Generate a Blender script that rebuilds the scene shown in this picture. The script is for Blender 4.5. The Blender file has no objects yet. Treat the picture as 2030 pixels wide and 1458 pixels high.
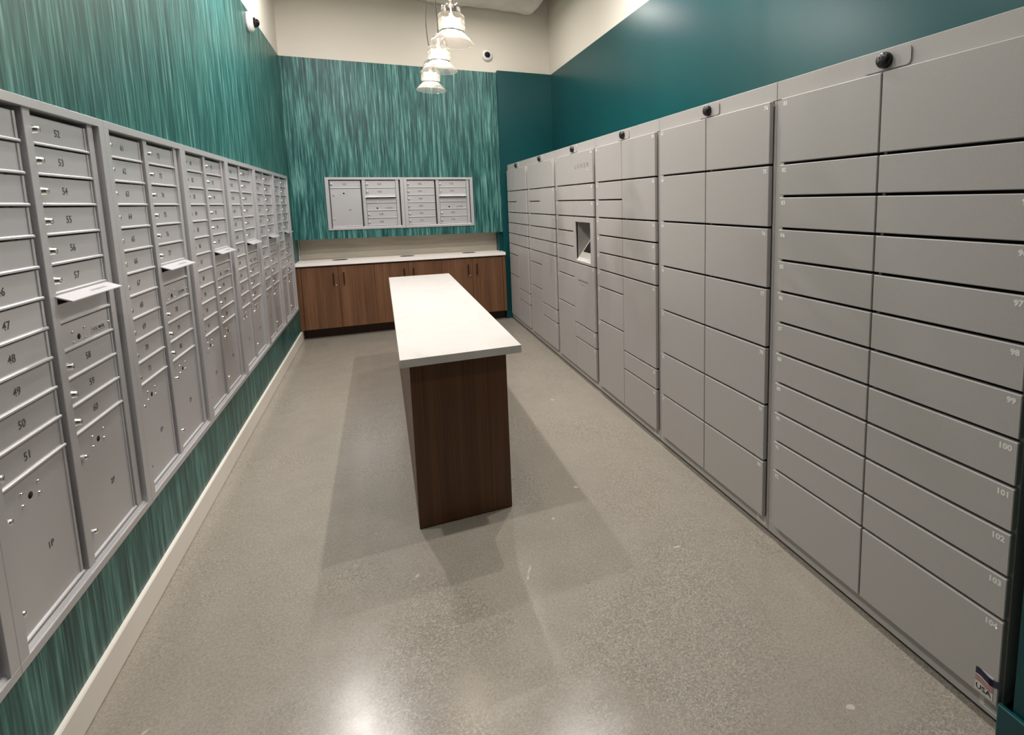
import bpy, bmesh, math, random
from mathutils import Matrix, Vector
random.seed(7)
S = bpy.context.scene
COL = S.collection
R = math.radians

# ------------------------------------------------------------------ camera
CX, CY, CZ = 0.8689, -1.7318, 1.4843
YAW, PITCH, ROLL, FPX, U0, V0 = R(23.0721), R(-6.9118), R(-1.0699), 1023.2765, 1192.968, 521.450
fwd = Vector((math.sin(YAW)*math.cos(PITCH), math.cos(YAW)*math.cos(PITCH), math.sin(PITCH)))
rgt = Vector((math.cos(YAW), -math.sin(YAW), 0)); up = rgt.cross(fwd)
r2 = rgt*math.cos(ROLL) + up*math.sin(ROLL); u2 = -rgt*math.sin(ROLL) + up*math.cos(ROLL)
cam = bpy.data.cameras.new('camera'); camo = bpy.data.objects.new('camera', cam); COL.objects.link(camo)
m = Matrix((r2, u2, -fwd)).transposed().to_4x4(); m.translation = (CX, CY, CZ)
camo.matrix_world = m
cam.sensor_fit = 'HORIZONTAL'; cam.sensor_width = 36.0
cam.lens = FPX*36.0/2030.0
cam.shift_x = (1015.0-U0)/2030.0
cam.shift_y = (V0-729.0)/2030.0
cam.clip_start = 0.02
S.camera = camo

# ------------------------------------------------------------------ world, lights, exposure
w = bpy.data.worlds.new('world'); S.world = w; w.use_nodes = True
w.node_tree.nodes['Background'].inputs[0].default_value = (1, 0.95, 0.88, 1)
w.node_tree.nodes['Background'].inputs[1].default_value = 0.15
S.view_settings.view_transform = 'Standard'; S.view_settings.look = 'None'
S.view_settings.gamma = 1; S.view_settings.use_curve_mapping = False
S.view_settings.exposure = 0.0

def lamp(name, kind, loc, power, col, size=0.08, aim=None, **kw):
    l = bpy.data.lights.new(name, kind); o = bpy.data.objects.new(name, l); COL.objects.link(o)
    o.location = loc; l.energy = power; l.color = col
    if kind == 'AREA':
        l.shape = 'DISK'; l.size = size
    else:
        l.shadow_soft_size = size
    if aim is not None:
        d = Vector(aim)-Vector(loc); o.rotation_euler = d.to_track_quat('-Z', 'Y').to_euler()
    for k, v in kw.items(): setattr(l, k, v)
    return o
WARM = (1.0, 0.93, 0.85); NEUT = (1.0, 0.95, 0.91)
PW = 43
for (x, y, z, p, c) in ((0.42, 0.80, 3.7, .78, NEUT), (0.54, 2.40, 3.3, .9, (1.0, .93, .94)), (0.34, 3.55, 3.7, .45, NEUT), (2.17, 0.80, 3.7, .80, NEUT),
                        (2.17, 1.95, 3.7, .95, NEUT), (1.98, 3.90, 3.7, 0.35, WARM), (0.50, -0.65, 3.7, 0.28, NEUT), (2.05, -0.65, 3.7, 0.22, NEUT)):
    lamp('ceiling_light', 'AREA', (x, y, z), PW*p, c, 0.06)

# ------------------------------------------------------------------ materials
def s2l(c):
    return tuple((v/255/12.92 if v/255 <= .04045 else ((v/255+.055)/1.055)**2.4) for v in c)+(1,)
def base(name, col, rough=.5, metal=0., spec=.5):
    mt = bpy.data.materials.new(name); mt.use_nodes = True
    b = mt.node_tree.nodes['Principled BSDF']
    b.inputs['Base Color'].default_value = s2l(col) if max(col) > 1.001 else tuple(col)+(1,)
    b.inputs['Roughness'].default_value = rough; b.inputs['Metallic'].default_value = metal
    b.inputs['Specular IOR Level'].default_value = spec
    return mt
def N(mt, t, **kw):
    n = mt.node_tree.nodes.new(t)
    for k, v in kw.items(): setattr(n, k, v)
    return n
def L(mt, a, b): mt.node_tree.links.new(a, b)
def bsdf(mt): return mt.node_tree.nodes['Principled BSDF']
def coords(mt, scale=(1, 1, 1), world=True):
    mp = N(mt, 'ShaderNodeMapping'); mp.inputs['Scale'].default_value = scale
    if world:
        g = N(mt, 'ShaderNodeNewGeometry'); L(mt, g.outputs['Position'], mp.inputs['Vector'])
    else:
        g = N(mt, 'ShaderNodeTexCoord'); L(mt, g.outputs['Object'], mp.inputs['Vector'])
    return mp.outputs['Vector']
def noise(mt, vec, scale, detail=3, rough=.55, dist=0.):
    n = N(mt, 'ShaderNodeTexNoise'); n.inputs['Scale'].default_value = scale
    n.inputs['Detail'].default_value = detail; n.inputs['Roughness'].default_value = rough
    n.inputs['Distortion'].default_value = dist
    L(mt, vec, n.inputs['Vector']); return n.outputs['Fac']
def ramp(mt, fac, stops, interp='LINEAR'):
    r = N(mt, 'ShaderNodeValToRGB'); r.color_ramp.interpolation = interp
    e = r.color_ramp.elements
    while len(e) < len(stops): e.new(0.5)
    for i, (p, c) in enumerate(stops):
        e[i].position = p; e[i].color = (s2l(c) if not isinstance(c, (int, float)) else (c, c, c, 1))
    L(mt, fac, r.inputs['Fac']); return r.outputs['Color']
def mix(mt, fac, a, b, mode='MIX'):
    n = N(mt, 'ShaderNodeMix'); n.data_type = 'RGBA'; n.blend_type = mode
    if isinstance(fac, (int, float)): n.inputs[0].default_value = fac
    else: L(mt, fac, n.inputs[0])
    for i, v in ((6, a), (7, b)):
        if isinstance(v, tuple): n.inputs[i].default_value = v
        else: L(mt, v, n.inputs[i])
    return n.outputs[2]
def bump(mt, h, strength, dist):
    b = N(mt, 'ShaderNodeBump'); b.inputs['Strength'].default_value = strength; b.inputs['Distance'].default_value = dist
    L(mt, h, b.inputs['Height']); L(mt, b.outputs['Normal'], bsdf(mt).inputs['Normal'])

def metal_paint(name, col, rough, metal, var=.06, spec=.5):
    mt = base(name, col, rough, metal, spec)
    v = coords(mt); n = noise(mt, v, 900, 2)
    lo = tuple(int(c*(1-var)) for c in col); hi = tuple(min(255, int(c*(1+var))) for c in col)
    L(mt, ramp(mt, n, [(.3, lo), (.7, hi)]), bsdf(mt).inputs['Base Color'])
    bump(mt, n, .12, .0004)
    return mt
M = {}
M['alu'] = metal_paint('silver_painted_aluminium', (202, 201, 203), .38, .55)
M['lock_grey'] = metal_paint('grey_powder_coat', (178, 174, 171), .42, .0)
M['gap_shade'] = base('locker_gap_shade', (52, 50, 48), .7)  # dark colour standing in for shade behind the locker doors
M['mail_inner'] = base('shaded_mailbox_body', (96, 94, 93), .6)  # shade of the column gaps put into the body colour
M['chrome'] = base('chrome', (226, 224, 220), .24, 1.0)
M['black'] = base('black_plastic', (14, 14, 15), .35)
M['hole'] = base('dark_hole', (6, 6, 6), .9)
M['ink'] = base('grey_print', (92, 90, 88), .6)
M['mail_ink'] = base('dark_grey_number_print', (72, 71, 71), .6)
M['ink_dark'] = base('black_print', (38, 37, 37), .6)
M['white_print'] = base('white_print', (236, 236, 232), .5)
M['sticker'] = base('white_sticker', (214, 212, 205), .4)
M['navy'] = base('navy_print', (32, 34, 66), .5)
M['red'] = base('red_print', (150, 44, 48), .5)
M['screen'] = base('black_glass_screen', (8, 8, 10), .12)
M['console'] = metal_paint('light_grey_console', (196, 192, 184), .4, .0)
M['white_paint'] = base('white_gloss_trim_paint', (236, 230, 220), .35)
M['plastic_white'] = base('white_plastic', (232, 231, 228), .4)
M['dome'] = base('smoked_dome', (10, 10, 12), .06)

# white wall paint
mt = base('warm_white_wall_paint', (214, 208, 197), .75); v = coords(mt); n = noise(mt, v, 140, 3); bump(mt, n, .15, .001); M['white_wall'] = mt
# teal paint
mt = base('teal_wall_paint', (5, 72, 74), .32, 0, .35); v = coords(mt); n = noise(mt, v, 220, 3); bump(mt, n, .08, .0008)
n2 = noise(mt, v, 1.3, 2)
L(mt, ramp(mt, n2, [(.3, (3, 62, 66)), (.7, (5, 69, 72))]), bsdf(mt).inputs['Base Color']); M['teal'] = mt
mt = base('teal_baseboard_paint', (5, 66, 70), .3); M['teal_trim'] = mt
# streaked grass-cloth wallpaper (runs of vertical streaks, different widths)
def wallpaper(name, axis, stops):
    mt = base(name, (40, 120, 110), .42, 0, .45)
    sx = (1, 0.0, 1) if axis == 'x' else (0.0, 1, 1)
    def st(sc, zs, det, dist=0.):
        s = (sc*sx[0], sc*sx[1], zs)
        return noise(mt, coords(mt, s), 1.0, det, .6, dist)
    a = st(34, 1.5, 3, .2); b = st(88, 3.2, 3, .15); c = st(4.0, .4, 2); d = st(210, 5, 2)
    def math_(op, x, y):
        n = N(mt, 'ShaderNodeMath'); n.operation = op
        for i, q in ((0, x), (1, y)):
            if isinstance(q, (int, float)): n.inputs[i].default_value = q
            else: L(mt, q, n.inputs[i])
        return n.outputs[0]
    f = math_('ADD', math_('MULTIPLY', a, .42), math_('MULTIPLY', b, .38))
    f = math_('ADD', f, math_('MULTIPLY', c, .08)); f = math_('ADD', f, math_('MULTIPLY', d, .12))
    colr = ramp(mt, f, stops)
    L(mt, colr, bsdf(mt).inputs['Base Color'])
    bump(mt, f, .25, .002)
    return mt
M['paper_y'] = wallpaper('teal_streak_wallpaper_left', 'y', [(.37, (3, 36, 36)), (.435, (12, 64, 61)), (.49, (26, 84, 79)), (.545, (58, 112, 105)), (.62, (106, 150, 141))])
M['paper_x'] = wallpaper('teal_streak_wallpaper_back', 'x', [(.37, (3, 34, 36)), (.435, (14, 66, 66)), (.495, (34, 92, 89)), (.55, (74, 130, 124)), (.62, (122, 170, 162))])
# polished concrete
mt = base('polished_concrete', (150, 140, 126), .3, 0, .5)
v = coords(mt)
big = noise(mt, v, 1.1, 4, .6, .4); mid = noise(mt, v, 7, 4, .6); fine = noise(mt, v, 120, 4, .7); spk = noise(mt, v, 165, 3, .65)
c0 = ramp(mt, big, [(.3, (134, 128, 118)), (.7, (152, 146, 135))])
c1 = mix(mt, .22, c0, ramp(mt, mid, [(.3, (124, 118, 108)), (.7, (162, 156, 144))]))
c2 = mix(mt, .38, c1, ramp(mt, fine, [(.3, (104, 98, 90)), (.7, (176, 169, 156))]))
msk = ramp(mt, noise(mt, v, 1.7, 3, .6, .6), [(.47, 0.08), (.62, 1.0)])
dk = ramp(mt, spk, [(.30, 1.0), (.40, 0.0)]); lt = ramp(mt, spk, [(.64, 0.0), (.72, 1.0)])
def mulv(a, b, k=1.0):
    n = N(mt, 'ShaderNodeMath'); n.operation = 'MULTIPLY'; L(mt, a, n.inputs[0]); L(mt, b, n.inputs[1])
    n2 = N(mt, 'ShaderNodeMath'); n2.operation = 'MULTIPLY'; L(mt, n.outputs[0], n2.inputs[0]); n2.inputs[1].default_value = k
    return n2.outputs[0]
vo = N(mt, 'ShaderNodeTexVoronoi'); vo.inputs['Scale'].default_value = 215; L(mt, v, vo.inputs['Vector'])
sep = N(mt, 'ShaderNodeSeparateColor'); L(mt, vo.outputs['Color'], sep.inputs[0])
grain = ramp(mt, sep.outputs[0], [(0.0, (92, 86, 77)), (.25, (122, 116, 106)), (.75, (152, 146, 134)), (1.0, (184, 177, 164))])
c2 = mix(mt, ramp(mt, msk, [(0.0, .10), (1.0, .46)]), c2, grain)
c3 = mix(mt, mulv(dk, msk, 1.0), c2, s2l((72, 66, 58)))
c4 = mix(mt, mulv(lt, msk, .6), c3, s2l((206, 198, 182)))
blot = ramp(mt, noise(mt, v, 9.5, 1, .3, .8), [(.80, 0.0), (.815, .55)])
c5 = mix(mt, blot, c4, s2l((205, 198, 184)))
L(mt, c5, bsdf(mt).inputs['Base Color'])
rr = ramp(mt, mid, [(.3, .17), (.7, .25)]); L(mt, rr, bsdf(mt).inputs['Roughness'])
bump(mt, fine, .05, .001)
M['concrete'] = mt
# rough concrete ceiling
mt = base('rough_concrete_ceiling', (196, 190, 180), .85); v = coords(mt); n = noise(mt, v, 3, 6, .65, .3)
L(mt, ramp(mt, n, [(.3, (208, 203, 194)), (.7, (236, 232, 224))]), bsdf(mt).inputs['Base Color']); bump(mt, noise(mt, v, 16, 6, .7), .5, .02); M['ceil'] = mt
# white quartz
mt = base('white_quartz_counter', (246, 241, 236), .28); M['quartz_counter'] = mt  # lighter copy of the quartz, stands in for light missing on the counter
mt = base('white_quartz', (206, 202, 198), .28); v = coords(mt); n = noise(mt, v, 3.5, 5, .6, 1.2)
L(mt, ramp(mt, n, [(.35, (210, 206, 202)), (.62, (205, 200, 195)), (.75, (192, 187, 181))]), bsdf(mt).inputs['Base Color']); M['quartz'] = mt
# stone backsplash
mt = base('beige_stone', (170, 160, 142), .45); v = coords(mt, (1.2, 1, 14)); n = noise(mt, v, 2.0, 4, .6, .3); n2 = noise(mt, coords(mt), 160, 2)
L(mt, mix(mt, .3, ramp(mt, n, [(.3, (150, 144, 131)), (.7, (178, 171, 157))]), ramp(mt, n2, [(.3, (144, 138, 125)), (.7, (182, 175, 160))])), bsdf(mt).inputs['Base Color']); M['stone'] = mt
# wood laminates, grain along z
def wood(name, dark, midc, light, rough, spec=.5):
    mt = base(name, midc, rough, 0, spec)
    a = noise(mt, coords(mt, (14, 14, .5)), 1, 5, .6, .5); b = noise(mt, coords(mt, (90, 90, 1.6)), 1, 4, .65, .2)
    c = mix(mt, .45, ramp(mt, a, [(.32, dark), (.5, midc), (.68, light)]), ramp(mt, b, [(.32, dark), (.5, midc), (.68, light)]))
    L(mt, c, bsdf(mt).inputs['Base Color']); bump(mt, b, .06, .0006)
    return mt
M['wood'] = wood('walnut_laminate', (76, 47, 27), (98, 65, 40), (124, 88, 58), .5)
M['wood_dark'] = wood('dark_walnut_laminate', (64, 36, 16), (84, 50, 24), (106, 67, 35), .42)
M['wood_toe'] = wood('dark_toe_kick', (42, 22, 12), (52, 29, 17), (64, 38, 24), .6)
M['bronze'] = base('dark_bronze_pull', (44, 27, 17), .4, .3)
M['cord'] = base('dark_cord', (40, 34, 30), .6)
def glassy(name, refl, tint, gloss_rough, transl, diff):
    mt = bpy.data.materials.new(name); mt.use_nodes = True; nt = mt.node_tree
    for n in list(nt.nodes):
        if n.type != 'OUTPUT_MATERIAL': nt.nodes.remove(n)
    out = [n for n in nt.nodes if n.type == 'OUTPUT_MATERIAL'][0]
    tr = N(mt, 'ShaderNodeBsdfTransparent'); tr.inputs[0].default_value = tint
    tl = N(mt, 'ShaderNodeBsdfTranslucent'); tl.inputs[0].default_value = (.95, .93, .9, 1)
    df = N(mt, 'ShaderNodeBsdfDiffuse'); df.inputs[0].default_value = (.95, .94, .92, 1)
    gl = N(mt, 'ShaderNodeBsdfGlossy'); gl.inputs['Roughness'].default_value = gloss_rough
    fr = N(mt, 'ShaderNodeFresnel'); fr.inputs[0].default_value = 1.5
    fm = N(mt, 'ShaderNodeMath'); fm.operation = 'MULTIPLY'; L(mt, fr.outputs[0], fm.inputs[0]); fm.inputs[1].default_value = refl
    m0 = N(mt, 'ShaderNodeMixShader'); m0.inputs[0].default_value = diff/max(1e-6, transl+diff)
    L(mt, tl.outputs[0], m0.inputs[1]); L(mt, df.outputs[0], m0.inputs[2])
    m1 = N(mt, 'ShaderNodeMixShader'); m1.inputs[0].default_value = transl+diff
    L(mt, tr.outputs[0], m1.inputs[1]); L(mt, m0.outputs[0], m1.inputs[2])
    m2 = N(mt, 'ShaderNodeMixShader'); L(mt, fm.outputs[0], m2.inputs[0]); L(mt, m1.outputs[0], m2.inputs[1]); L(mt, gl.outputs[0], m2.inputs[2])
    L(mt, m2.outputs[0], out.inputs[0])
    return mt
M['glass_clear'] = glassy('clear_glass', .5, (.90, .89, .89, 1), .05, .0, .0)
M['glass_frost'] = glassy('etched_glass', .35, (.90, .89, .88, 1), .3, .012, .022)
M['glass_rib'] = glassy('ribbed_glass', .5, (.86, .85, .84, 1), .12, .032, .008)
mt = base('lit_lamp', (255, 244, 225), .5); bsdf(mt).inputs['Emission Color'].default_value = (1, .84, .60, 1); bsdf(mt).inputs['Emission Strength'].default_value = 30; M['bulb'] = mt

# ------------------------------------------------------------------ mesh helpers
def box(bm, x0, x1, y0, y1, z0, z1, mi=0):
    vs = [bm.verts.new(p) for p in ((x0, y0, z0), (x1, y0, z0), (x1, y1, z0), (x0, y1, z0), (x0, y0, z1), (x1, y0, z1), (x1, y1, z1), (x0, y1, z1))]
    fs = []
    for q in ((0, 3, 2, 1), (4, 5, 6, 7), (0, 1, 5, 4), (1, 2, 6, 5), (2, 3, 7, 6), (3, 0, 4, 7)):
        f = bm.faces.new([vs[i] for i in q]); f.material_index = mi; fs.append(f)
    return fs
def quad(bm, pts, mi=0):
    f = bm.faces.new([bm.verts.new(p) for p in pts]); f.material_index = mi; return f
def prism(bm, prof, axis, a, b, mi=0):
    """extrude a closed profile (2-D list) along axis 'x' between a and b; profile is (y, z)"""
    def P(t, p): return (t, p[0], p[1]) if axis == 'x' else ((p[0], t, p[1]) if axis == 'y' else (p[0], p[1], t))
    A = [bm.verts.new(P(a, p)) for p in prof]; B = [bm.verts.new(P(b, p)) for p in prof]
    n = len(prof)
    for i in range(n):
        f = bm.faces.new((A[i], A[(i+1) % n], B[(i+1) % n], B[i])); f.material_index = mi
    bm.faces.new(A[::-1]).material_index = mi; bm.faces.new(B).material_index = mi
def lathe(bm, prof, seg=24, axis='z', c=(0, 0, 0), mi=0, smooth=True):
    """profile (r, h); axis 'z' up or 'y' (h along -y, out of a wall)"""
    rings = []
    for r, h in prof:
        ring = []
        if r < 1e-6:
            p = (c[0], c[1], c[2]+h) if axis == 'z' else (c[0], c[1]-h, c[2])
            ring = [bm.verts.new(p)]
        else:
            for k in range(seg):
                t = 2*math.pi*k/seg; a, b = r*math.cos(t), r*math.sin(t)
                ring.append(bm.verts.new((c[0]+a, c[1]+b, c[2]+h) if axis == 'z' else (c[0]+a, c[1]-h, c[2]+b)))
        rings.append(ring)
    for A, B in zip(rings[:-1], rings[1:]):
        for k in range(seg):
            k2 = (k+1) % seg
            if len(A) == 1 and len(B) == 1: continue
            if len(A) == 1: f = bm.faces.new((A[0], B[k2], B[k]))
            elif len(B) == 1: f = bm.faces.new((A[k], A[k2], B[0]))
            else: f = bm.faces.new((A[k], A[k2], B[k2], B[k]))
            f.smooth = smooth; f.material_index = mi
def finish(bm, name, mats, bevel=0., seg=1):
    if bevel > 0:
        bmesh.ops.bevel(bm, geom=list(bm.edges), offset=bevel, segments=seg, affect='EDGES', profile=.6)
    bmesh.ops.recalc_face_normals(bm, faces=list(bm.faces))
    me = bpy.data.meshes.new(name); bm.to_mesh(me); bm.free()
    for q in (mats if isinstance(mats, (list, tuple)) else [mats]): me.materials.append(M[q])
    return me
def add(name, me, parent=None, loc=(0, 0, 0), rz=0.):
    o = bpy.data.objects.new(name, me); COL.objects.link(o); o.location = loc; o.rotation_euler = (0, 0, rz)
    if parent is not None: o.parent = parent
    return o
def thing(name, label, cat, loc=(0, 0, 0), rz=0., group=None, me=None):
    o = add(name, me, None, loc, rz); o['label'] = label; o['category'] = cat
    if group: o['group'] = group
    return o
def struct(name, me, parent=None):
    o = add(name, me, parent)
    if parent is None: o['kind'] = 'structure'
    return o
def NB(): return bmesh.new()

# lettering: built-in font turned into flat meshes in the XZ plane facing -y
_txt = {}
def text_mesh(s, h, mat, bold=0., track=1.0, width=None, align='C'):
    key = (s, h, mat, bold, track, width, align)
    if key in _txt: return _txt[key]
    cu = bpy.data.curves.new('txt', 'FONT'); cu.body = s; cu.size = 1; cu.resolution_u = 2; cu.offset = bold; cu.space_character = track
    o = bpy.data.objects.new('txt', cu); COL.objects.link(o)
    dg = bpy.context.evaluated_depsgraph_get(); me = bpy.data.meshes.new_from_object(o.evaluated_get(dg))
    bpy.data.objects.remove(o); bpy.data.curves.remove(cu)
    xs = [v.co.x for v in me.vertices]; ys = [v.co.y for v in me.vertices]
    x0, x1, y0, y1 = min(xs), max(xs), min(ys), max(ys)
    k = h/(y1-y0); kx = k if width is None else width/(x1-x0)
    ax = {'C': (x0+x1)/2, 'L': x0, 'R': x1}[align]
    for v in me.vertices: v.co = ((v.co.x-ax)*kx, 0, (v.co.y-(y0+y1)/2)*k)
    me.name = 'lettering'; me.materials.clear(); me.materials.append(M[mat])
    _txt[key] = me; return me

# ------------------------------------------------------------------ dimensions
W = 2.3673; YB = 4.817; YT = 4.75; YN = 5.027; XW = -0.011; XT = 2.29; WR = 2.974; ZB = 1.1086; ZP = 3.067; ZPT = 3.079; ZC = 4.02; YF = -3.4; YL = -0.99
P4 = 0.79; S0 = -0.1365
# ------------------------------------------------------------------ room shell
bm = NB(); quad(bm, [(-.4, YF, 0), (3.2, YF, 0), (3.2, 5.2, 0), (-.4, 5.2, 0)]); floor = struct('floor', finish(bm, 'floor', 'concrete'))
# left wall: papered with an opening for the mailbox bank, white above
bm = NB(); yh0, yh1, zh0, zh1 = S0-P4+.012, S0+6*P4-.012, .380, 1.782
def lq(y0, y1, z0, z1, mi): quad(bm, [(XW, y0, z0), (XW, y1, z0), (XW, y1, z1), (XW, y0, z1)], mi)
lq(YF, yh0, 0, ZP, 0); lq(yh1, YN+.2, 0, ZP, 0); lq(yh0, yh1, 0, zh0, 0); lq(yh0, yh1, zh1, ZP, 0); lq(YF, YN+.2, ZP, ZC+.1, 1)
me = finish(bm, 'wall_left', ['paper_y', 'white_wall'])
struct('wall_left', me)
# back wall: papered bulkhead over the niche, niche back, teal nib on the right, white above
bm = NB()
for a0, a1, b0, b1 in ((XW, .345, ZB, ZP), (1.925, XT, ZB, ZP), (.345, 1.925, ZB, 1.218), (.345, 1.925, 1.782, ZP)):
    quad(bm, [(a0, YB, b0), (a1, YB, b0), (a1, YB, b1), (a0, YB, b1)], 0)
quad(bm, [(XW, YB, ZB), (XT, YB, ZB), (XT, YN, ZB), (XW, YN, ZB)], 3)
quad(bm, [(XW, YN, 0), (XT, YN, 0), (XT, YN, ZB), (XW, YN, ZB)], 3)
quad(bm, [(XW, YB, ZP), (XT, YB, ZP), (XT, YB, ZC+.1), (XW, YB, ZC+.1)], 1); quad(bm, [(XT, YB, ZP), (WR, YB, ZP), (WR, YB, ZC+.1), (XT, YB, ZC+.1)], 1)
quad(bm, [(XT, YT, 0), (WR, YT, 0), (WR, YT, ZPT), (XT, YT, ZPT)], 2)
quad(bm, [(XT, YT, ZPT), (WR, YT, ZPT), (WR, YB, ZPT), (XT, YB, ZPT)], 2)
quad(bm, [(XT, YT, 0), (XT, YN, 0), (XT, YN, ZPT), (XT, YT, ZPT)], 2)
box(bm, 2.252, XT, 4.86, YN, .866, ZB, 2)
struct('wall_back', finish(bm, 'wall_back', ['paper_x', 'white_wall', 'teal', 'white_wall']))
# right wall behind the lockers plus the pier this side of them
bm = NB()
XP = 2.346
quad(bm, [(WR, YL, 0), (WR, YT, 0), (WR, YT, ZPT), (WR, YL, ZPT)], 0)
quad(bm, [(WR, YL, ZPT), (WR, YB, ZPT), (WR, YB, ZC+.1), (WR, YL, ZC+.1)], 1)
quad(bm, [(XP, YF, 0), (XP, YL-.035, 0), (XP, YL-.035, ZPT), (XP, YF, ZPT)], 0)
quad(bm, [(XP, YF, ZPT), (XP, YL-.035, ZPT), (XP, YL-.035, ZC+.1), (XP, YF, ZC+.1)], 1)
quad(bm, [(XP, YL-.035, 0), (WR, YL-.035, 0), (WR, YL-.035, ZPT), (XP, YL-.035, ZPT)], 0)
quad(bm, [(XP, YL-.035, ZPT), (WR, YL-.035, ZPT), (WR, YL-.035, ZC+.1), (XP, YL-.035, ZC+.1)], 1)
struct('wall_right', finish(bm, 'wall_right', ['teal', 'white_wall']))
bm = NB(); quad(bm, [(XW, YF, 0), (3.0, YF, 0), (3.0, YF, ZC+.1), (XW, YF, ZC+.1)]); struct('wall_front', finish(bm, 'wall_front', 'teal'))
# ceiling: upper deck with a rough concrete slab hanging below it
bm = NB()
quad(bm, [(XW, YF, ZC+.1), (3.0, YF, ZC+.1), (3.0, 5.1, ZC+.1), (XW, 5.1, ZC+.1)])
nx, ny = 40, 90; x0, x1, y0, y1 = XW, 2.80, YF, 4.785
g = [[None]*(ny+1) for _ in range(nx+1)]
for i in range(nx+1):
    for j in range(ny+1):
        x = x0+(x1-x0)*i/nx; y = y0+(y1-y0)*j/ny
        ex = max(0, (x-(x1-.10))/.10); ey = max(0, (y-(y1-.06))/.06)
        wob = .012*math.sin(7.3*x+1)*math.sin(5.1*y)+.006*math.sin(23*x)*math.sin(17*y+2)
        g[i][j] = bm.verts.new((x, y + (.02*math.sin(9*x)+.012*math.sin(31*x))*(1 if j == ny else 0), 3.765+wob+.07*ex*ex+.02*ey*ey))
for i in range(nx):
    for j in range(ny):
        f = bm.faces.new((g[i][j], g[i+1][j], g[i+1][j+1], g[i][j+1])); f.smooth = True
def skirt(vs):
    tops = [bm.verts.new((v.co.x, v.co.y, ZC+.1)) for v in vs]
    for a in range(len(vs)-1): bm.faces.new((vs[a], vs[a+1], tops[a+1], tops[a]))
skirt([g[nx][j] for j in range(ny+1)]); skirt([g[i][ny] for i in range(nx+1)])
struct('ceiling', finish(bm, 'ceiling', 'ceil'))
# baseboards
bm = NB(); prism(bm, [(XW, .004), (.003, .004), (.003, .104), (0, .109), (XW, .109)], 'y', YF, 4.792); struct('baseboard_left', finish(bm, 'baseboard_left', 'white_paint'))
bm = NB(); box(bm, XT-.006, W+.02, YT-.014, YT, 0, .094); box(bm, XT-.006, XT, YT-.014, YT+.05, 0, .094); struct('baseboard_back', finish(bm, 'baseboard_back', 'teal_trim', .003))
bm = NB(); box(bm, XP-.014, XP, YF, YL-.004, 0, .1); struct('baseboard_right', finish(bm, 'baseboard_right', 'teal_trim', .003))

# ------------------------------------------------------------------ mailbox cabinets
UN = .0867
LC = (.035, .338); RC = (.393, .702)
_door = {}
def mail_door(wd, ht, plain=False):
    k = (round(wd, 4), round(ht, 4), plain)
    if k in _door: return _door[k]
    bm = NB()
    box(bm, 0, wd, .020, .030, .0015, ht-.0035)                     # plate
    if not plain:
        box(bm, wd-.010, wd, .0175, .020, .011, ht-.0035)            # raised hinge edge
    prism(bm, [(.020, .0015), (.0135, .0015), (.0128, .0025), (.0132, .0068), (.0160, .0092), (.020, .0100)], 'x', 0, wd)  # lip
    _door[k] = finish(bm, 'mail_door', 'alu'); return _door[k]
def cyl_mesh(name, prof, mat, seg=16):
    bm = NB(); lathe(bm, prof, seg, 'y'); return finish(bm, name, mat)
ME_LOCK = cyl_mesh('cam_lock', [(.0118, -.001), (.0118, .004), (.0100, .006), (.0096, .0145), (.0072, .0175), (0, .0185)], 'chrome')
ME_KNOB = cyl_mesh('parcel_lock', [(.008, -.001), (.008, .010), (.006, .0135), (0, .0145)], 'chrome')
ME_RIVET = cyl_mesh('rivet', [(.0050, -.001), (.0046, .0022), (.0026, .0038), (0, .0042)], 'chrome', 10)
ME_HOLE = cyl_mesh('key_hole', [(.0092, -.0005), (.0092, .0006), (0, .0006)], 'hole', 16)
bm = NB(); box(bm, 0, .093, .0192, .0205, 0, .026); ME_PLATE = finish(bm, 'label_plate', 'alu')
bm = NB()  # open outgoing mail flap: tilts out and down
prism(bm, [(.016, .0), (-.027, -.018), (-.028, -.0205), (-.025, -.0215), (.016, -.004)], 'x', 0, .318)
ME_FLAP = finish(bm, 'mail_flap', 'alu')
def number(par, s, x, z, h=.0225, mat='mail_ink', y=.0194):
    return add('number', text_mesh(s, h, mat, .012), par, (x, y, z))

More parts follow.
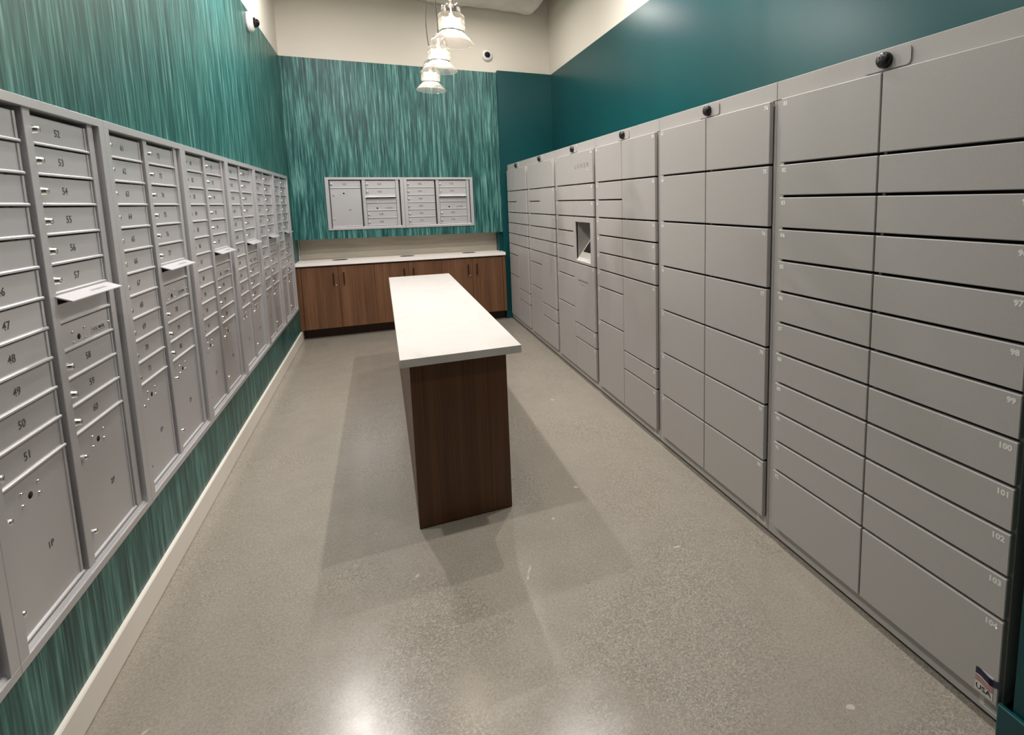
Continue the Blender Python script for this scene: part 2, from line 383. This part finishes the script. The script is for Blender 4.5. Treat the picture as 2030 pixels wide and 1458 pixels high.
def fill_column(root, c, zt, rows, zb0):
    """rows: ('door', n, text) | ('flap',) | ('usmail',) | ('parcel', height, text)"""
    wd = c[1]-c[0]; z = zt
    for r in rows:
        if r[0] == 'door':
            z -= UN
            d = add('mailbox_door', mail_door(wd, UN), root, (c[0], 0, z-zb0))
            add('cam_lock', ME_LOCK, d, (.0145, .020, .0435)); number(d, r[1], .143, .046)
        elif r[0] == 'flap':
            f = add('outgoing_mail_flap', ME_FLAP, root, (c[0]-.012, 0, z+.002-zb0))
            t = add('lettering', text_mesh('OUTGOING MAIL', .008, 'ink', 0, 1.0, .10), f, (.205, -.008, -.0090))
            t.rotation_euler = (R(-67), 0, 0)
            z -= UN
            s = add('outgoing_mail_panel', mail_door(wd, UN-.026, True), root, (c[0], 0, z-zb0))
            bm = NB(); box(bm, c[0]+.004, c[1]-.004, .0305, .032, z+UN-.027-zb0, z+UN-.004-zb0)
            add('mail_slot', finish(bm, 'mail_slot', 'hole'), root)
        elif r[0] == 'usmail':
            z -= UN
            d = add('postal_lock_door', mail_door(wd, UN), root, (c[0], 0, z-zb0))
            add('key_hole', ME_HOLE, d, (.105, .020, .029))
            for rx, rz in ((.071, .047), (.140, .047), (.071, .0135), (.140, .0145), (.300, .032)): add('rivet', ME_RIVET, d, (rx, .020, rz+.003))
            pl = add('label_plate', ME_PLATE, d, (.182, 0, .018))
            add('lettering', text_mesh('U.S. MAIL', .0105, 'ink_dark', .02, 1.0, .078), pl, (.0465, .0188, .0145))
            bm = NB(); box(bm, .007, .088, .0189, .0191, .004, .0055); add('underline', finish(bm, 'underline', 'ink'), pl)
        elif r[0] == 'parcel':
            h = r[1]; z -= h
            d = add('parcel_door', mail_door(wd, h), root, (c[0], 0, z-zb0))
            k = h/.4
            add('key_hole', ME_HOLE, d, (.132, .020, h-.058))
            for rx, rz in ((.097, .038), (.168, .038), (.167, .070), (.097, .071)): add('rivet', ME_RIVET, d, (rx, .020, h-rz))
            add('parcel_lock', ME_KNOB, d, (.028, .020, h-.075)); add('parcel_lock', ME_KNOB, d, (.022, .020, .083*k if k > .95 else h*.37))
            number(d, r[2], .185, h*.43, .019)
def cabinet_frame(root, w0, w1, zb, zt, zi0, zi1):
    H = zt-zb
    bm = NB()
    box(bm, w0, w1, 0, .060, zi1-zb, H); box(bm, w0, w1, 0, .060, 0, zi0-zb)
    box(bm, w0, w0+.035-.0, 0, .060, zi0-zb, zi1-zb); box(bm, w1-.035, w1, 0, .060, zi0-zb, zi1-zb)
    add('trim_frame', finish(bm, 'trim_frame', 'alu', .0008), root)
    bm = NB(); box(bm, .355, .3905, .010, .060, zi0-zb, zi1-zb); add('centre_post', finish(bm, 'centre_post', 'alu', .0015), root)
    bm = NB(); box(bm, .705, .738, .012, .060, zi0-zb, zi1-zb); add('side_rail', finish(bm, 'side_rail', 'alu', .001), root)
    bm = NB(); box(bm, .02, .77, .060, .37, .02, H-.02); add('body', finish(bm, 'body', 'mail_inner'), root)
    # second bright fold along the sill
    bm = NB(); prism(bm, [(.034, zi0-zb-.002), (.006, zi0-zb-.002), (.006, zi0-zb+.004), (.012, zi0-zb+.0105), (.034, zi0-zb+.0105)], 'x', .036, .754); add('sill', finish(bm, 'sill', 'alu'), root)
ZR = 1.757
def left_cabinet(k, label):
    zb, zt = .3675, 1.7948
    root = thing('mailbox_cabinet', label, 'mailboxes', (0, S0+P4*k, zb), R(90), 'mailbox cabinets along the left wall')
    cabinet_frame(root, 0, P4-.0008, zb, zt, .391, 1.7683)
    n0 = 41+20*(k)
    fill_column(root, LC, ZR, [('door', str(n0+i)) for i in range(11)]+[('parcel', .400, '1P')], zb)
    fill_column(root, RC, ZR, [('door', str(n0+11+i)) for i in range(6)]+[('flap',), ('usmail',)]+[('door', str(n0+17+i)) for i in range(3)]+[('parcel', .400, '2P')], zb)
names = {-1: 'mostly cut off at bottom left, nearest the camera', 0: 'numbered 41 to 60, cut by the frame edge',
         1: 'numbered 61 to 80, fifth from the back corner', 2: 'fourth from the back corner', 3: 'third from the back corner',
         4: 'second from the back corner', 5: 'last one, right at the back corner'}
for k in range(-1, 6):
    left_cabinet(k, 'silver mailbox cabinet on papered left wall, ' + names[k])
def back_cabinet(x, label, rl, rr_, w0, w1):
    zb, zt = 1.205, 1.7955
    root = thing('mailbox_cabinet', label, 'mailboxes', (x, YB-.011, zb), 0, 'mailbox cabinets on the back wall')
    cabinet_frame(root, w0, w1, zb, zt, 1.2265, 1.769)
    fill_column(root, LC, 1.760, rl, zb); fill_column(root, RC, 1.760, rr_, zb)
    root.scale = (1.02, 1, 1)
ra = [('door', '161'), ('parcel', UN*5, '3P')]
back_cabinet(.339, 'left silver mailbox cabinet on papered back wall, one parcel door', ra,
             [('door', '162'), ('door', '163'), ('flap',), ('usmail',), ('door', '164'), ('door', '165')], -.010, P4-.0008)
back_cabinet(1.146, 'right silver mailbox cabinet on papered back wall, without a parcel door', [('door', str(166+i)) for i in range(6)],
             [('door', '172'), ('door', '173'), ('flap',), ('usmail',), ('door', '174'), ('door', '175')], 0, P4-.008)

# ------------------------------------------------------------------ parcel lockers
BP = .957
def zk(k): return 1.867-.1283*k
DT = .0215
_ld = {}
def locker_door(wd, ht):
    k = (round(wd, 4), round(ht, 4))
    if k not in _ld:
        bm = NB(); box(bm, 0, wd, -DT, -.001, 0, ht); _ld[k] = finish(bm, 'locker_door', 'lock_grey', .0022)
    return _ld[k]
DL = (.046, .4875); DR = (.4925, .940)
bm = NB(); lathe(bm, [(.0245, 0), (.0245, .014), (.021, .020), (.012, .0225), (0, .023)], 28, 'y')
ME_BALL = finish(bm, 'sensor_knob', 'black')
bm = NB()
for a, b in ((-.0065, -.0065), (.0065, -.0065), (-.0065, .0065), (.0065, .0065)): lathe(bm, [(.0028, .018), (.0028, .0232), (0, .0238)], 8, 'y', (a, 0, b))
ME_DOTS = finish(bm, 'sensor_lens', 'screen')
bm = NB()   # rounded mounting plate
pr = []
for sx, sz in ((1, 1), (-1, 1), (-1, -1), (1, -1)):
    for t in range(5):
        a = R({(1, 1): 0, (-1, 1): 90, (-1, -1): 180, (1, -1): 270}[(sx, sz)]+t*22.5)
        pr.append((sx*.070+.014*math.cos(a), sz*.0145+.014*math.sin(a)))
prism(bm, [(p[0], p[1]) for p in pr], 'z', 0, .005)
bmesh.ops.rotate(bm, verts=bm.verts, cent=(0, 0, 0), matrix=Matrix.Rotation(R(90), 3, 'X'))
ME_MPLATE = finish(bm, 'mounting_plate', 'lock_grey')
bm = NB(); box(bm, 0, .058, -.0008, .0003, 0, .032, 0)
for zz in (.007, .013, .019, .025): box(bm, .012, .048, -.0011, -.0007, zz, zz+.0018, 1)
ME_SERV = finish(bm, 'service_sticker', ['sticker', 'ink'])

def locker_bay(i, label, n0, left, right, screen=False):
    """i = 0 farthest bay"""
    y = S_LOCK - BP*i
    root = thing('parcel_locker_bay', label, 'parcel locker', (W, y, 0), R(-90), 'parcel locker bays along the right wall')
    D = .55
    wv = BP-.0016 if i < 5 else .9425
    bm = NB()   # carcass: open box behind the doors
    box(bm, 0, .046, 0, D, .03, 1.868); box(bm, .9405 if i < 5 else .930, wv, 0, D, .03, 1.868); box(bm, .046, .9405, D-.02, D, .03, 1.868)
    box(bm, .046, .9405, .012, D-.02, 1.85, 1.868)
    if not screen: box(bm, .484, .496, .012, D-.02, .07, 1.85)
    else:
        box(bm, .484, .496, .012, .12, .07, 1.85)
    add('carcass', finish(bm, 'carcass', 'lock_grey', .001), root)
    bm = NB(); box(bm, .05, .936, .04, .05, .08, 1.845) if not screen else box(bm, .05, .936, .22, .23, .08, 1.845); add('gap_shade_sheet', finish(bm, 'gap_shade_sheet', 'gap_shade'), root)  # dark sheet close behind the doors, paints shade into the door gaps
    bm = NB(); box(bm, 0, wv, -.0005, D, 1.8695, 1.942); add('header', finish(bm, 'header', 'lock_grey', .0015), root)
    bm = NB(); box(bm, 0, wv, -.001, .06, .014, .069); add('base_rail', finish(bm, 'base_rail', 'lock_grey', .0012), root)
    for fx in (.06, .88):
        bm = NB(); lathe(bm, [(.02, 0), (.02, .02)], 12, 'z', (fx, .12, 0)); add('levelling_foot', finish(bm, 'levelling_foot', 'black'), root)
    pl = add('mounting_plate', ME_MPLATE, root, (.489-.0, -.0008, 1.9045))
    add('sensor_knob', ME_BALL, pl, (0, -.005, 0)); add('sensor_lens', ME_DOTS, pl, (0, -.005, 0))
    add('service_sticker', ME_SERV, root, (.886, -.0012, .027))
    n = n0
    for c, rows, al in ((DL, left, 'L'), (DR, right, 'R')):
        k = 0
        for r in rows:
            u = r if isinstance(r, int) else r[1]
            zt, zb = zk(k), zk(k+u)+.0095
            if k+u == 14: zb = .073
            if isinstance(r, int):
                d = add('locker_door', locker_door(c[1]-c[0], zt-zb), root, (c[0], 0, zb))
                x = .012 if al == 'L' else (c[1]-c[0])-.013
                add('number', text_mesh(str(n), .0180, 'white_print', .045, 1.0, None, al), d, (x, -DT-.0004, zt-zb-.0205))
                if n == 104: flag_sticker(d, c[1]-c[0])
                if screen and al == 'R' and k == 0:
                    add('lettering', text_mesh('LUXER', .033, 'ink', -.012, 1.6, .300), d, (.225, -DT-.0004, .138))
                    add('lettering', text_mesh('ONE', .012, 'white_print', 0, 1.2, .040), d, (.352, -DT-.0004, .098))
                if screen and al == 'R' and k == 7:
                    add('lettering', text_mesh('Luxer One Lockers', .020, 'ink_dark', .004, 1.0, .215), d, (.205, -DT-.0004, .372))
                    add('lettering', text_mesh('luxerone.com', .0085, 'ink', .0, 1.0, .11), d, (.205, -DT-.0004, .338))
                n += 1
            else:
                screen_unit(root, c, zb, zt)
            k += u
def screen_unit(root, c, zb, zt):
    x0, x1 = c; a0, a1, b0, b1 = .545, .872, .992, 1.314
    bm = NB()
    box(bm, x0, a0, -DT, -.001, zb, zt); box(bm, a1, x1, -DT, -.001, zb, zt); box(bm, a0, a1, -DT, -.001, b1, zt); box(bm, a0, a1, -DT, -.001, zb, b0)
    add('screen_surround', finish(bm, 'screen_surround', 'lock_grey', .0006), root)
    bm = NB(); dpt = .175
    quad(bm, [(a0, -.012, b0), (a0, dpt, b0), (a0, dpt, b1), (a0, -.012, b1)]); quad(bm, [(a1, -.012, b0), (a1, dpt, b0), (a1, dpt, b1), (a1, -.012, b1)])
    quad(bm, [(a0, -.012, b1), (a1, -.012, b1), (a1, dpt, b1), (a0, dpt, b1)]); quad(bm, [(a0, -.012, b0), (a1, -.012, b0), (a1, dpt, b0), (a0, dpt, b0)])
    quad(bm, [(a0, dpt, b0), (a1, dpt, b0), (a1, dpt, b1), (a0, dpt, b1)])
    add('screen_recess', finish(bm, 'screen_recess', 'lock_grey'), root)
    # sloping console with the tablet let into it
    bm = NB(); prism(bm, [(-DT+.001, b0+.002), (dpt-.004, b0+.002), (dpt-.004, b0+.235), (dpt-.020, b0+.235)], 'x', a0+.003, a1-.003)
    con = add('screen_console', finish(bm, 'screen_console', 'console', .0015), root)
    s0 = Vector((0, -DT+.001, b0+.002)); s1 = Vector((0, dpt-.020, b0+.235)); dv = (s1-s0); nv = Vector((0, -dv.z, dv.y)).normalized()
    def P(x, t, h): return tuple(Vector((x, 0, 0))+s0+dv*t+nv*h)
    bm = NB(); xa, xb = a0+.045, a1-.045
    lo = [P(xa, .30, -.004), P(xb, .30, -.004), P(xb, .88, -.004), P(xa, .88, -.004)]; hi = [P(xa, .30, .006), P(xb, .30, .006), P(xb, .88, .006), P(xa, .88, .006)]
    A = [bm.verts.new(q) for q in lo]; B = [bm.verts.new(q) for q in hi]
    bm.faces.new(A); bm.faces.new(B)
    for i in range(4): bm.faces.new((A[i], A[(i+1) % 4], B[(i+1) % 4], B[i]))
    add('touch_screen', finish(bm, 'touch_screen', 'screen', .0015), con)
def flag_sticker(d, wd):
    bm = NB(); box(bm, 0, .046, -.0004, .0004, 0, .070); add('flag_sticker', finish(bm, 'flag_sticker', 'sticker'), d, (wd-.058, -DT-.0006, .008))
    # waving flag: canton and stripes as sheared quads
    def wv(x): return .004*math.sin(x/.046*5.0+.6)-.003
    def band(bm, x0, x1, z0, z1, mi):
        n = 8
        for i in range(n):
            a, b = x0+(x1-x0)*i/n, x0+(x1-x0)*(i+1)/n
            quad(bm, [(a, -.0009, z0+wv(a)), (b, -.0009, z0+wv(b)), (b, -.0009, z1+wv(b)), (a, -.0009, z1+wv(a))], mi)
    bm = NB(); band(bm, .0, .060, .050, .071, 0); fl = add('flag_canton', finish(bm, 'flag_canton', 'navy'), d, (wd-.058, -DT-.0006, .008))
    bm = NB(); hs = .0029
    for k in range(7):
        z0 = .030+k*2*hs
        band(bm, (.034 if z0 > .046 else 0), .046, z0, z0+hs, 0)
    add('flag_stripes', finish(bm, 'flag_stripes', 'red'), d, (wd-.058, -DT-.0006, .008))
    add('lettering', text_mesh('USA', .016, 'ink_dark', .02, 1.0, .040), d, (wd-.058+.023, -DT-.0016, .008+.014))
S_LOCK = 4.738
LX, RX = [2, 1, 1, 1, 1, 1, 1, 2, 4], [2, 2, 1, 1, 1, 4, 1, 2]
LB = ['grey parcel locker bay farthest from the camera, against the teal back wall',
      'grey parcel locker bay second from the teal back wall, before the screen bay',
      'grey parcel locker bay with recessed touch screen and large lettering on its top door',
      'grey parcel locker bay just this side of the touch screen bay',
      'grey parcel locker bay numbered 67 to 80 with fourteen equal tall doors',
      'grey parcel locker bay numbered 81 to 104, nearest the camera, with small flag sticker']
locker_bay(0, LB[0], 1, LX, RX); locker_bay(1, LB[1], 18, LX, RX)
locker_bay(2, LB[2], 35, LX, [2, 1, 1, ('screen', 3), 4, 1, 2], True)
locker_bay(3, LB[3], 50, LX, RX); locker_bay(4, LB[4], 67, [2]*7, [2]*7)
locker_bay(5, LB[5], 81, [2]+[1]*10+[2], [2]+[1]*10+[2])

# ------------------------------------------------------------------ counter in the back niche
YCF = 4.647; ZK = .8644
def disc_hole_slab(x0, x1, y0, y1, z0, z1, holes, r, ry, seg=28):
    bm = NB()
    # top with circular holes: each hole sits in a square cell, the rest are plain quads
    cells = []; xs = [x0]
    for hx, hy in holes: xs += [hx-r-.01, hx+r+.01]
    xs.append(x1)
    for z, top in ((z1, True), (z0, False)):
        for i in range(len(xs)-1):
            a, b = xs[i], xs[i+1]
            if i % 2 == 0: quad(bm, [(a, y0, z), (b, y0, z), (b, y1, z), (a, y1, z)])
            else:
                hx, hy = holes[i//2]
                n = seg//4
                ring = [(hx+r*math.cos(2*math.pi*k/seg+math.pi/4), hy+ry*math.sin(2*math.pi*k/seg+math.pi/4)) for k in range(seg)]
                cor = [(b, y1), (a, y1), (a, y0), (b, y0)]
                for q in range(4):
                    c0, c1 = cor[q], cor[(q+1) % 4]
                    for k in range(n):
                        p0, p1 = ring[(q*n+k) % seg], ring[(q*n+k+1) % seg]
                        e0 = (c0[0]+(c1[0]-c0[0])*k/n, c0[1]+(c1[1]-c0[1])*k/n); e1 = (c0[0]+(c1[0]-c0[0])*(k+1)/n, c0[1]+(c1[1]-c0[1])*(k+1)/n)
                        quad(bm, [(p0[0], p0[1], z), (e0[0], e0[1], z), (e1[0], e1[1], z), (p1[0], p1[1], z)])
                if top:
                    for k in range(seg):
                        p0, p1 = ring[k], ring[(k+1) % seg]
                        quad(bm, [(p0[0], p0[1], z0), (p1[0], p1[1], z0), (p1[0], p1[1], z1), (p0[0], p0[1], z1)])
    quad(bm, [(x0, y0, z0), (x1, y0, z0), (x1, y0, z1), (x0, y0, z1)]); quad(bm, [(x0, y1, z0), (x1, y1, z0), (x1, y1, z1), (x0, y1, z1)])
    quad(bm, [(x0, y0, z0), (x0, y1, z0), (x0, y1, z1), (x0, y0, z1)]); quad(bm, [(x1, y0, z0), (x1, y1, z0), (x1, y1, z1), (x1, y0, z1)])
    bmesh.ops.remove_doubles(bm, verts=bm.verts, dist=1e-5)
    return bm
HX = [.416, 1.138, 1.862]
ct = thing('countertop', 'long white quartz countertop with three round openings in the back niche', 'countertop', (0, 0, ZK-.036))
bm = disc_hole_slab(-.008, 2.282, YCF, 5.010, 0, .036, [(hx, 4.842) for hx in HX], .078, .050); add('slab', finish(bm, 'slab', 'quartz_counter'), ct)
for hx in HX:
    bm = NB(); lathe(bm, [(.078, -.0), (.084, .0005), (.083, .0025), (.0765, .003), (.074, .0), (.074, -.05), (0, -.05)], 32, 'z', (0, 0, 0)); bmesh.ops.scale(bm, vec=(1, .64, 1), verts=bm.verts); bmesh.ops.translate(bm, vec=(hx, 4.842, .036), verts=bm.verts); add('opening_ring', finish(bm, 'opening_ring', 'black'), ct)
bm = NB(); box(bm, .010, 2.250, 5.012, YN-.001, ZK+.0005, ZB-.001)
thing('backsplash', 'beige stone backsplash panel above the white countertop', 'backsplash', (0, 0, 0), 0, None, finish(bm, 'backsplash', 'stone', .001))
# three double-door base cabinets
def base_cabinet(x0, x1, edges, lock_left, label):
    t = thing('base_cabinet', label, 'cabinet', ((x0+x1)/2, 4.72, 0), 0, 'walnut base cabinets under the counter')
    o = (x0+x1)/2; YD = 4.667-4.72
    bm = NB(); box(bm, x0-o, x1-o, .0-.033, .27, .117, ZK-.093); box(bm, x0-o, x1-o, -.033, -.015, ZK-.093, ZK-.037); add('carcass', finish(bm, 'carcass', 'wood'), t)
    bm = NB(); box(bm, x0-o, x1-o, 4.798-4.72, 4.81-4.72, 0, .117); add('toe_kick', finish(bm, 'toe_kick', 'wood_toe'), t)
    if x0 < 0.02:
        bm = NB(); box(bm, x0-o, edges[0]-.003-o, YD+.002, -.033, .118, .812); add('filler_strip', finish(bm, 'filler_strip', 'wood'), t)
    if x1 > 2.2:
        bm = NB(); box(bm, edges[2]+.003-o, x1-o, YD+.002, -.033, .118, .812); add('filler_strip', finish(bm, 'filler_strip', 'wood'), t)
    for j in range(2):
        a, b = edges[j]+.0015, edges[j+1]-.0015
        bm = NB(); box(bm, a-o, b-o, YD, YD+.019, .120, .806); d = add('door', finish(bm, 'door', 'wood', .0012), t)
        hx = (b-.050 if j == 0 else a+.050)-o
        bm = NB(); box(bm, hx-.006, hx+.006, YD-.030, YD-.020, .605, .745); box(bm, hx-.005, hx+.005, YD-.022, YD+.001, .620, .632); box(bm, hx-.005, hx+.005, YD-.022, YD+.001, .718, .730)
        add('handle', finish(bm, 'handle', 'bronze', .002), d)
        if j == 0 and lock_left:
            bm = NB(); lathe(bm, [(.009, -.001), (.009, .003), (.006, .005), (0, .005)], 14, 'y', (b-.030-o, YD, .600)); add('cabinet_lock', finish(bm, 'cabinet_lock', 'chrome'), d)
E0 = [.037, .404, .770, 1.138, 1.508, 1.870, 2.240]
base_cabinet(-.009, .770, E0[0:3], True, 'left walnut double-door base cabinet under the white counter, by the papered wall')
base_cabinet(.7705, 1.5075, E0[2:5], False, 'middle walnut double-door base cabinet under the white counter, behind the island')
base_cabinet(1.508, 2.280, E0[4:7], True, 'right walnut double-door base cabinet under the white counter, beside the teal wall end')

# ------------------------------------------------------------------ island table
TX0, TX1, TY0, TY1, TZ, TT = .9068, 1.4409, .5938, 3.358, .8166, .037
t = thing('island_table', 'narrow island table with white quartz top on a dark walnut base', 'table', ((TX0+TX1)/2, (TY0+TY1)/2, 0))
ox, oy = (TX0+TX1)/2, (TY0+TY1)/2
bm = NB(); box(bm, TX0-ox, TX1-ox, TY0-oy, TY1-oy, TZ-TT, TZ); add('tabletop', finish(bm, 'tabletop', 'quartz', .002, 2), t)
BX0, BX1, BY0, BY1 = .945, 1.374, .630, 3.322
bm = NB(); box(bm, BX0-ox, BX1-ox, BY0-oy, BY0+.02-oy, .004, TZ-TT-.0005); add('end_panel', finish(bm, 'end_panel', 'wood_dark', .001), t)
bm = NB(); box(bm, BX0-ox, BX1-ox, BY1-.02-oy, BY1-oy, .004, TZ-TT-.0005); add('end_panel', finish(bm, 'end_panel', 'wood_dark', .001), t)
for a, b in ((BX0, BX0+.02), (BX1-.02, BX1)):
    bm = NB(); box(bm, a-ox, b-ox, BY0+.0205-oy, BY1-.0205-oy, .004, TZ-TT-.0005); add('side_panel', finish(bm, 'side_panel', 'wood_dark', .001), t)
bm = NB(); box(bm, BX0+.03-ox, BX1-.03-ox, BY0+.03-oy, BY1-.03-oy, 0, .05); add('plinth', finish(bm, 'plinth', 'wood_toe'), t)

# ------------------------------------------------------------------ pendants
def pendant(x, y, z, label, wav):
    t = thing('pendant_light', label, 'pendant light', (x, y, z), 0, 'glass pendant lights in a row')
    def lm(name, prof, mat, parent=t, seg=40):
        bm = NB(); lathe(bm, prof, seg); return add(name, finish(bm, name, mat), parent)
    dome = [(.012, .1180)]
    for a in range(78, -1, -6): dome.append((.0525*math.cos(R(a)), .065+.0525*math.sin(R(a))))
    dome += [(.0535, .052), (.056, .042)]
    lm('glass_dome', dome, 'glass_clear')
    ribs = [(.056, .042)]
    for k in range(3):
        zc = .027-.027*k
        for a in range(76, -77, -19): ribs.append((.0605+.011*math.cos(R(a)), zc+.0135*math.sin(R(a))))
    ribs.append((.060, -.042))
    lm('ribbed_glass', ribs, 'glass_rib')
    lm('collar', [(.0600, -.041), (.0645, -.042), (.0645, -.050), (.0600, -.051)], 'chrome')
    sk = [(.061, -.050), (.070, -.058), (.088, -.076), (.104, -.095), (.1110, -.104), (.1125, -.1065), (.1105, -.1060), (.100, -.094), (.084, -.076), (.066, -.059), (.059, -.053)]
    lm('glass_skirt', sk, 'glass_frost')
    lm('socket_cap', [(0, .128), (.012, .128), (.014, .124), (.014, .116), (0, .114)], 'chrome', seg=20)
    lm('lamp_stem', [(.004, .116), (.004, .05), (.012, .046), (.012, .036), (0, .036)], 'chrome', seg=12)
    bl = lm('bulb', [(.008, .038), (.016, .030), (.046, .012), (.047, -.012), (.034, -.028), (0, -.034)], 'bulb', seg=24)
    # cord up to the ceiling
    bm = NB(); H = 3.765-z; n = 40; rr_ = .0032; prev = None
    for k in range(n+1):
        h = .126+(H-.126)*k/n; e = min(1, k/4, (n-k)/6)
        px, py = wav*math.sin(h*9+1.2)*e, wav*.6*math.sin(h*6.3)*e
        ring = [bm.verts.new((px+rr_*math.cos(a*math.pi/3), py+rr_*math.sin(a*math.pi/3), h)) for a in range(6)]
        if prev:
            for a in range(6): bm.faces.new((prev[a], prev[(a+1) % 6], ring[(a+1) % 6], ring[a])).smooth = True
        prev = ring
    add('cord', finish(bm, 'cord', 'cord'), t)
    lm('ceiling_canopy', [(0, H-.0), (.06, H-.0), (.06, H-.018), (.05, H-.024), (0, H-.024)], 'chrome', seg=24)
    lamp('pendant_glow', 'POINT', (x, y, z-.060), 2.9, (1, .88, .72), .02)
DZ = .97
for tn, azd, lab, wv_ in ((.31923, 8.0073, 'nearest and highest-looking glass pendant light of the row above the island', .002),
                     (.26460, 6.6323, 'middle glass pendant light of the row above the island', .008),
                     (.22557, 5.6751, 'farthest glass pendant light of the row, lowest in view, before the papered wall', .012)):
    d = DZ/tn
    pendant(CX+d*math.sin(R(azd)), CY+d*math.cos(R(azd)), CZ+DZ, lab, wv_)

# ------------------------------------------------------------------ dome cameras
def dome_cam(loc, rz, r, label):
    t = thing('dome_camera', label, 'security camera', loc, rz, 'dome cameras high on the walls')
    bm = NB(); lathe(bm, [(0, 0), (r, 0), (r, .012), (r*.93, .030), (r*.72, .042), (r*.55, .045)], 32, 'y'); add('housing', finish(bm, 'housing', 'plastic_white'), t)
    bm = NB(); q = r*.50
    lathe(bm, [(q*math.cos(R(a)), .044+q*1.0*math.sin(R(a))) for a in range(0, 91, 10)][:-1]+[(0, .044+q)], 24, 'y'); add('dome', finish(bm, 'dome', 'dome'), t)
dome_cam((2.189, YB, 3.258), 0, .066, 'white dome camera on the white back wall beside the pendants')
dome_cam((XW, 3.39, 2.965), R(90), .078, 'white dome camera high on the papered left wall')
